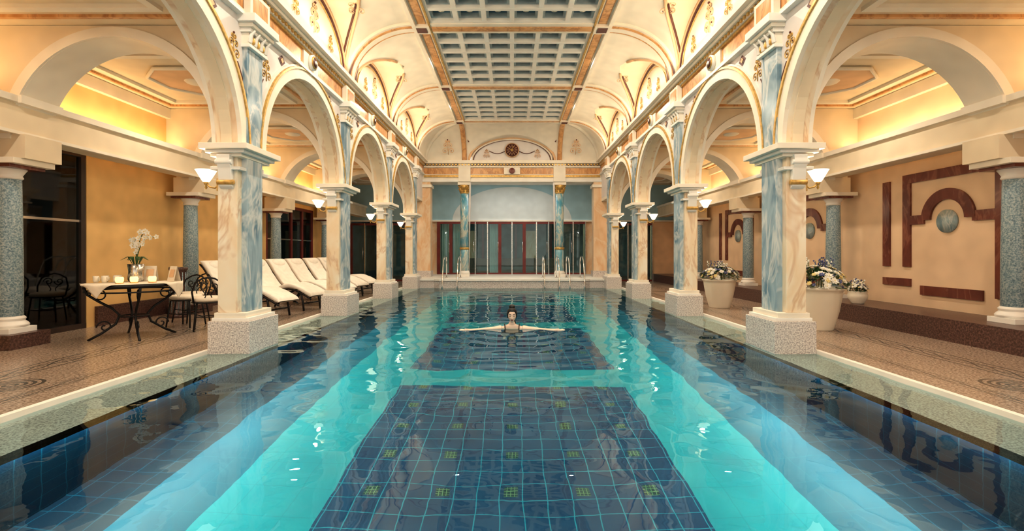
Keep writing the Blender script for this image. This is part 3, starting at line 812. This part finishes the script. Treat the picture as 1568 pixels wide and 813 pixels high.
def pot(loc,h,rt,rb,fh,name='flower_pot',bowl=False,seed=1):
    random.seed(seed)
    mb=MB()
    if bowl: p=[(rb,0),(rb*1.1,.02),(rt*1.05,h*.45),(rt*1.08,h*.7),(rt*.95,h*.95),(rt,h),(rt*.9,h),(rt*.85,h*.85)]
    else: p=[(rb,0),(rb*1.02,.02),(rb+(rt-rb)*.55,h*.45),(rt*.94,h*.85),(rt*.96,h*.93),(rt*1.02,h*.94),(rt*1.04,h),(rt*.95,h),(rt*.9,h*.92)]
    mb.lathe(p,(0,0,0),CERAM,40)
    mb.lathe([(0,h*.93),(rt*.93,h*.93)],(0,0,0),LEAF,24,None,True,False)
    for k in range(170):
        a=random.uniform(0,2*pi); el=random.uniform(0,1)*pi/2; d_=Vector((math.cos(a)*math.cos(el),math.sin(a)*math.cos(el),math.sin(el)))
        R_=rt*1.08; c=Vector((d_.x*R_,d_.y*R_,h+d_.z*fh*.72))
        e=Vector((-math.sin(a),math.cos(a),random.uniform(-.5,.5)))*.022; L=random.uniform(.07,.15)*(rt/.33)
        base=c-d_*.05; mb.add([base,base+d_*L*.5+e,base+d_*L+Vector((0,0,-.02)),base+d_*L*.5-e],[(0,1,2,3)],LEAF)
    for k in range(95):
        a=random.uniform(0,2*pi); el=math.asin(random.uniform(0,1)); d_=Vector((math.cos(a)*math.cos(el),math.sin(a)*math.cos(el),math.sin(el)))
        R_=rt*random.uniform(1.0,1.2); c=Vector((d_.x*R_,d_.y*R_,h+d_.z*fh*.85+.02))
        m_,r_=random.choice(((PETW,.055),(PETW,.065),(PETW,.06),(PETB,.045),(PETY,.04),(PETB,.03)))
        r_*=rt/.33; flower(mb,c,d_+Vector((0,0,.3)),r_,m_,PETY,7)
        flower(mb,c+d_*.012,d_+Vector((0,0,.3)),r_*.65,m_,PETY,5)
    for k in range(16):
        a=random.uniform(0,2*pi); q=random.uniform(0,.5)*rt; x,y=math.cos(a)*q,math.sin(a)*q; hh=fh*random.uniform(1.0,1.3)
        mb.tube([(x,y,h),(x*1.5,y*1.5,h+hh)],.004,STEM,5)
        for j in range(5): mb.ell((x*1.5+random.uniform(-.02,.02),y*1.5+random.uniform(-.02,.02),h+hh-j*.025),(.014,.014,.014),PETB if k%2 else PETW,None,6,5)
    return mb.build(name,loc)
pot((4.78,7.60,0),.66,.33,.19,.36,seed=3)
pot((4.50,10.6,0),.62,.345,.21,.30,seed=5)
pot((6.05,8.55,.30),.22,.14,.09,.16,bowl=True,seed=8)

# ------------------------------------------------------------ woman
def skinned(chains,res=2):
    out=[]
    for vs_,es in chains:
        me=bpy.data.meshes.new('tmp'); me.from_pydata([v[:3] for v in vs_],es,[]); ob=bpy.data.objects.new('tmp',me); sc.collection.objects.link(ob)
        ob.modifiers.new('s','SKIN'); sm=ob.modifiers.new('ss','SUBSURF'); sm.levels=res; sm.render_levels=res
        for i,v in enumerate(vs_):
            r_=v[3]; ob.data.skin_vertices[0].data[i].radius=r_ if isinstance(r_,tuple) else (r_,r_)
            ob.data.skin_vertices[0].data[i].use_root=(i==0)
        dg=bpy.context.evaluated_depsgraph_get(); dg.update()
        m2=bpy.data.meshes.new_from_object(ob.evaluated_get(dg)); out.append(m2)
        bpy.data.objects.remove(ob)
    return out
V=[(0,8.20,-.62,(.155,.10)),(0,8.14,-.46,(.125,.09)),(0,8.06,-.30,(.14,.10)),(0,7.99,-.16,(.16,.10)),(0,7.95,-.060,(.12,.085)),(0,7.93,.02,(.058,.056)),(0,7.905,.10,(.046,.05))]
E=[(0,1),(1,2),(2,3),(3,4),(4,5),(5,6)]
for q in(-1,1):
    b0=len(V)
    V+=[(q*.165,7.94,-.048,.074),(q*.25,7.92,-.052,.056),(q*.42,7.86,-.052,.040),(q*.55,7.80,-.048,.034),(q*.66,7.75,-.040,.025),(q*.70,7.735,-.038,(.018,.028)),(q*.755,7.715,-.036,(.014,.034))]
    E+=[(4,b0)]+[(b0+i,b0+i+1) for i in range(6)]
    b0=len(V)
    V+=[(q*.10,8.24,-.72,.088),(q*.12,8.24,-.93,.062),(q*.12,8.30,-1.05,.052),(q*.12,8.42,-1.18,.046),(q*.12,8.55,-1.27,.030),(q*.13,8.42,-1.30,.026)]
    E+=[(0,b0)]+[(b0+i,b0+i+1) for i in range(5)]
chains=[(V,E)]
for q in(-1,1):
    for i,(dy,L,sp) in enumerate(((-.028,.062,-.25),(-.010,.075,-.08),(.010,.080,.06),(.027,.070,.2))):
        bx,by,bz=q*.765,7.712+dy,-.034
        dx=math.cos(sp); dyy=math.sin(sp)
        pts=[(bx-q*.02,by,bz,.010),(bx+q*L*.45*dx,by+L*.45*dyy,bz+.008,.009),(bx+q*L*.75*dx,by+L*.75*dyy,bz+.004,.0085),(bx+q*L*dx,by+L*dyy,bz-.006,.007)]
        chains.append((pts,[(0,1),(1,2),(2,3)]))
    chains.append(([(q*.72,7.70,-.036,.012),(q*.745,7.672,-.028,.011),(q*.775,7.652,-.026,.009)],[(0,1),(1,2)]))
mb=MB()
try:
    ms_=skinned(chains)
    def bodymat(c):
        if c.z<-.10 and c.z>-.80 and abs(c.x)<.2: return SUIT
        return SKIN
    for i,m_ in enumerate(ms_): mb.addmesh(m_,bodymat if i==0 else (lambda c:SKIN))
except Exception as e: print('skin fail',e)
for q in(-1,1): mb.tube([(q*.11,7.855,-.06),(q*.115,7.875,.012),(q*.12,7.93,.035),(q*.12,8.0,.0)],.008,SUIT,6)
HC=Vector((0,7.88,.185))
TILT=Matrix.Rotation(.14,3,'X')
def headpt(a,b_,infl=0):
    sx_,cx_=math.sin(a),math.cos(a); sb,cb=math.sin(b_),math.cos(b_)
    w=.072+infl;h=.118+infl;dp=.092+infl
    x=w*sx_*sb; y=-dp*cx_*sb; z=h*cb
    if cb<0:
        k=1-.38*(-cb)**1.4; x*=k
        y=y*(1-.12*(-cb)) - (.012*(-cb) if cx_>0 else -.03*cb*cx_)
    if infl==0 and cx_>0:
        zn=z/.118
        if -.38<zn<.12: y-=.026*math.exp(-(x/.011)**2)*( (.12-zn)/.5 )
        for e in(-1,1): y+=.010*math.exp(-((x-e*.030)/.017)**2-((z-.006)/.013)**2)
        y-=.008*math.exp(-(x/.022)**2-((z+.062)/.011)**2)
        y-=.006*math.exp(-(x/.02)**2-((z+.10)/.014)**2)
        for e in(-1,1): y-=.004*math.exp(-((x-e*.042)/.02)**2-((z+.03)/.022)**2)
    return Vector((x,y,z))
def H(p): return TILT@p+HC
mb.grid(lambda u,v:H(headpt(2*pi*u,pi*v)),72,56,SKIN)
def surf(x,z,off=.001):
    b_=math.acos(max(-1,min(1,z/.118))); sb=math.sin(b_); k=1-.38*(max(0,-z/.118))**1.4
    s_=max(-1,min(1,x/(.072*sb*k))); a=math.asin(s_); p=headpt(a,b_); return H(Vector((x,p.y-off,z)))
for e in(-1,1):
    mb.tube([surf(e*(.016+.028*i/8),.004-.007*math.sin(pi*i/8),.002) for i in range(9)],.003,EYE,6)
    mb.tube([surf(e*(.014+.034*i/8),.026+.008*math.sin(pi*i/8*.9),.002) for i in range(9)],.0032,EYE,6)
    mb.ell(surf(e*.030,.010,-.006),(.015,.009,.008),SKIN)
    mb.ell(H(Vector((e*.074,.008,-.012))),(.008,.018,.030),SKIN)
    mb.ell(surf(e*.007,-.040,-.001),(.006,.006,.005),SKIN,None,8,6)
mb.tube([surf(-.020+.040*i/10,-.058+.003*abs(math.sin(2*pi*i/10)),.001) for i in range(11)],[.001+.0045*math.sin(pi*i/10) for i in range(11)],LIPS,8)
mb.tube([surf(-.017+.034*i/10,-.066,.001) for i in range(11)],[.001+.005*math.sin(pi*i/10) for i in range(11)],LIPS,8)
def hair(u,v):
    a=2*pi*u; ca=math.cos(a)
    front=max(0,ca); lim=pi*.66-(pi*.66-pi*.29)*(1/(1+math.exp(-(front-.50)*11)))
    b_=lim*v; inf=.014*(1-.93*max(0,(v-.9)/.1)); p=headpt(a,b_,inf)
    return H(p)
mb.grid(hair,64,30,HAIR)
mb.ell(H(Vector((0,.03,.128))),(.050,.055,.042),HAIR)
mb.ell(H(Vector((0,.095,-.01))),(.058,.04,.075),HAIR)
mb.tube([H(Vector((.0,.10,-.03))),Vector((.03,8.0,.08)),Vector((.05,8.0,-.02)),Vector((.05,8.02,-.1))],[.035,.03,.025,.01],HAIR,8)
mb.build('swimming_woman')

# ------------------------------------------------------------ lights
def area(name,loc,sx_,sy_,pw,col,rot=(0,0,0),shape='RECTANGLE',spread=pi):
    l=bpy.data.lights.new(name,'AREA'); l.shape=shape; l.size=sx_; l.size_y=sy_; l.energy=pw; l.color=col; l.spread=spread
    o=bpy.data.objects.new(name,l); o.location=loc; o.rotation_euler=rot; sc.collection.objects.link(o); return o
def point(name,loc,pw,col,r=.05):
    l=bpy.data.lights.new(name,'POINT'); l.energy=pw; l.color=col; l.shadow_soft_size=r
    o=bpy.data.objects.new(name,l); o.location=loc; sc.collection.objects.link(o); return o
WARM=(1,.80,.56); WARM2=(1,.88,.72)
for sx in(-1,1):
    for k in range(5):
        yc=D[k]+.365+1.75
        area('nave_cove_light',(sx*3.10,yc,4.68),.08,3.2,22,WARM,(0,pi-sx*.75,0))
        area('aisle_cove_light',(sx*6.55,yc,3.15),.08,2.9,13,(1,.76,.42),(0,pi+sx*.25,0))
        area('aisle_downlight',(sx*5.15,yc,3.925),.14,.14,26,WARM2,(0,0,0),'DISK')
        area('nave_downlight',(sx*1.78,yc,5.66),.12,.12,60,WARM2,(0,0,0),'DISK')
        area('pool_fill_light',(sx*3.08,yc,-.16),.05,3.3,(40,40,22,9,6)[k],(.72,1,1),(0,sx*.25,0))  # added underwater fill, turned away from view, to light the pool tiles
    for d in D[2:]:
        point('sconce_light',(sx*3.77,d+.12,2.30),7,WARM,.04)
area('foyer_light',(0,18.88,3.985),3.5,.2,24,(.95,.98,1))
for x in(-2,.5,2.8,-5,5): area('back_room_light',(x,21.6,2.9),.5,.5,34,WARM2)
point('pendant_light',(-8.2,8.55,1.72),40,WARM,.05)
w=bpy.data.worlds.new('World'); sc.world=w; w.use_nodes=True
w.node_tree.nodes['Background'].inputs[0].default_value=(1,.90,.78,1); w.node_tree.nodes['Background'].inputs[1].default_value=1.3

cam=bpy.data.cameras.new('Camera'); co=bpy.data.objects.new('Camera',cam); sc.collection.objects.link(co)
co.location=(0,0,1.2); co.rotation_euler=(pi/2,0,0); cam.sensor_width=36; cam.lens=36*748/1568; cam.shift_y=-20.5/1568; cam.clip_start=.05
sc.camera=co
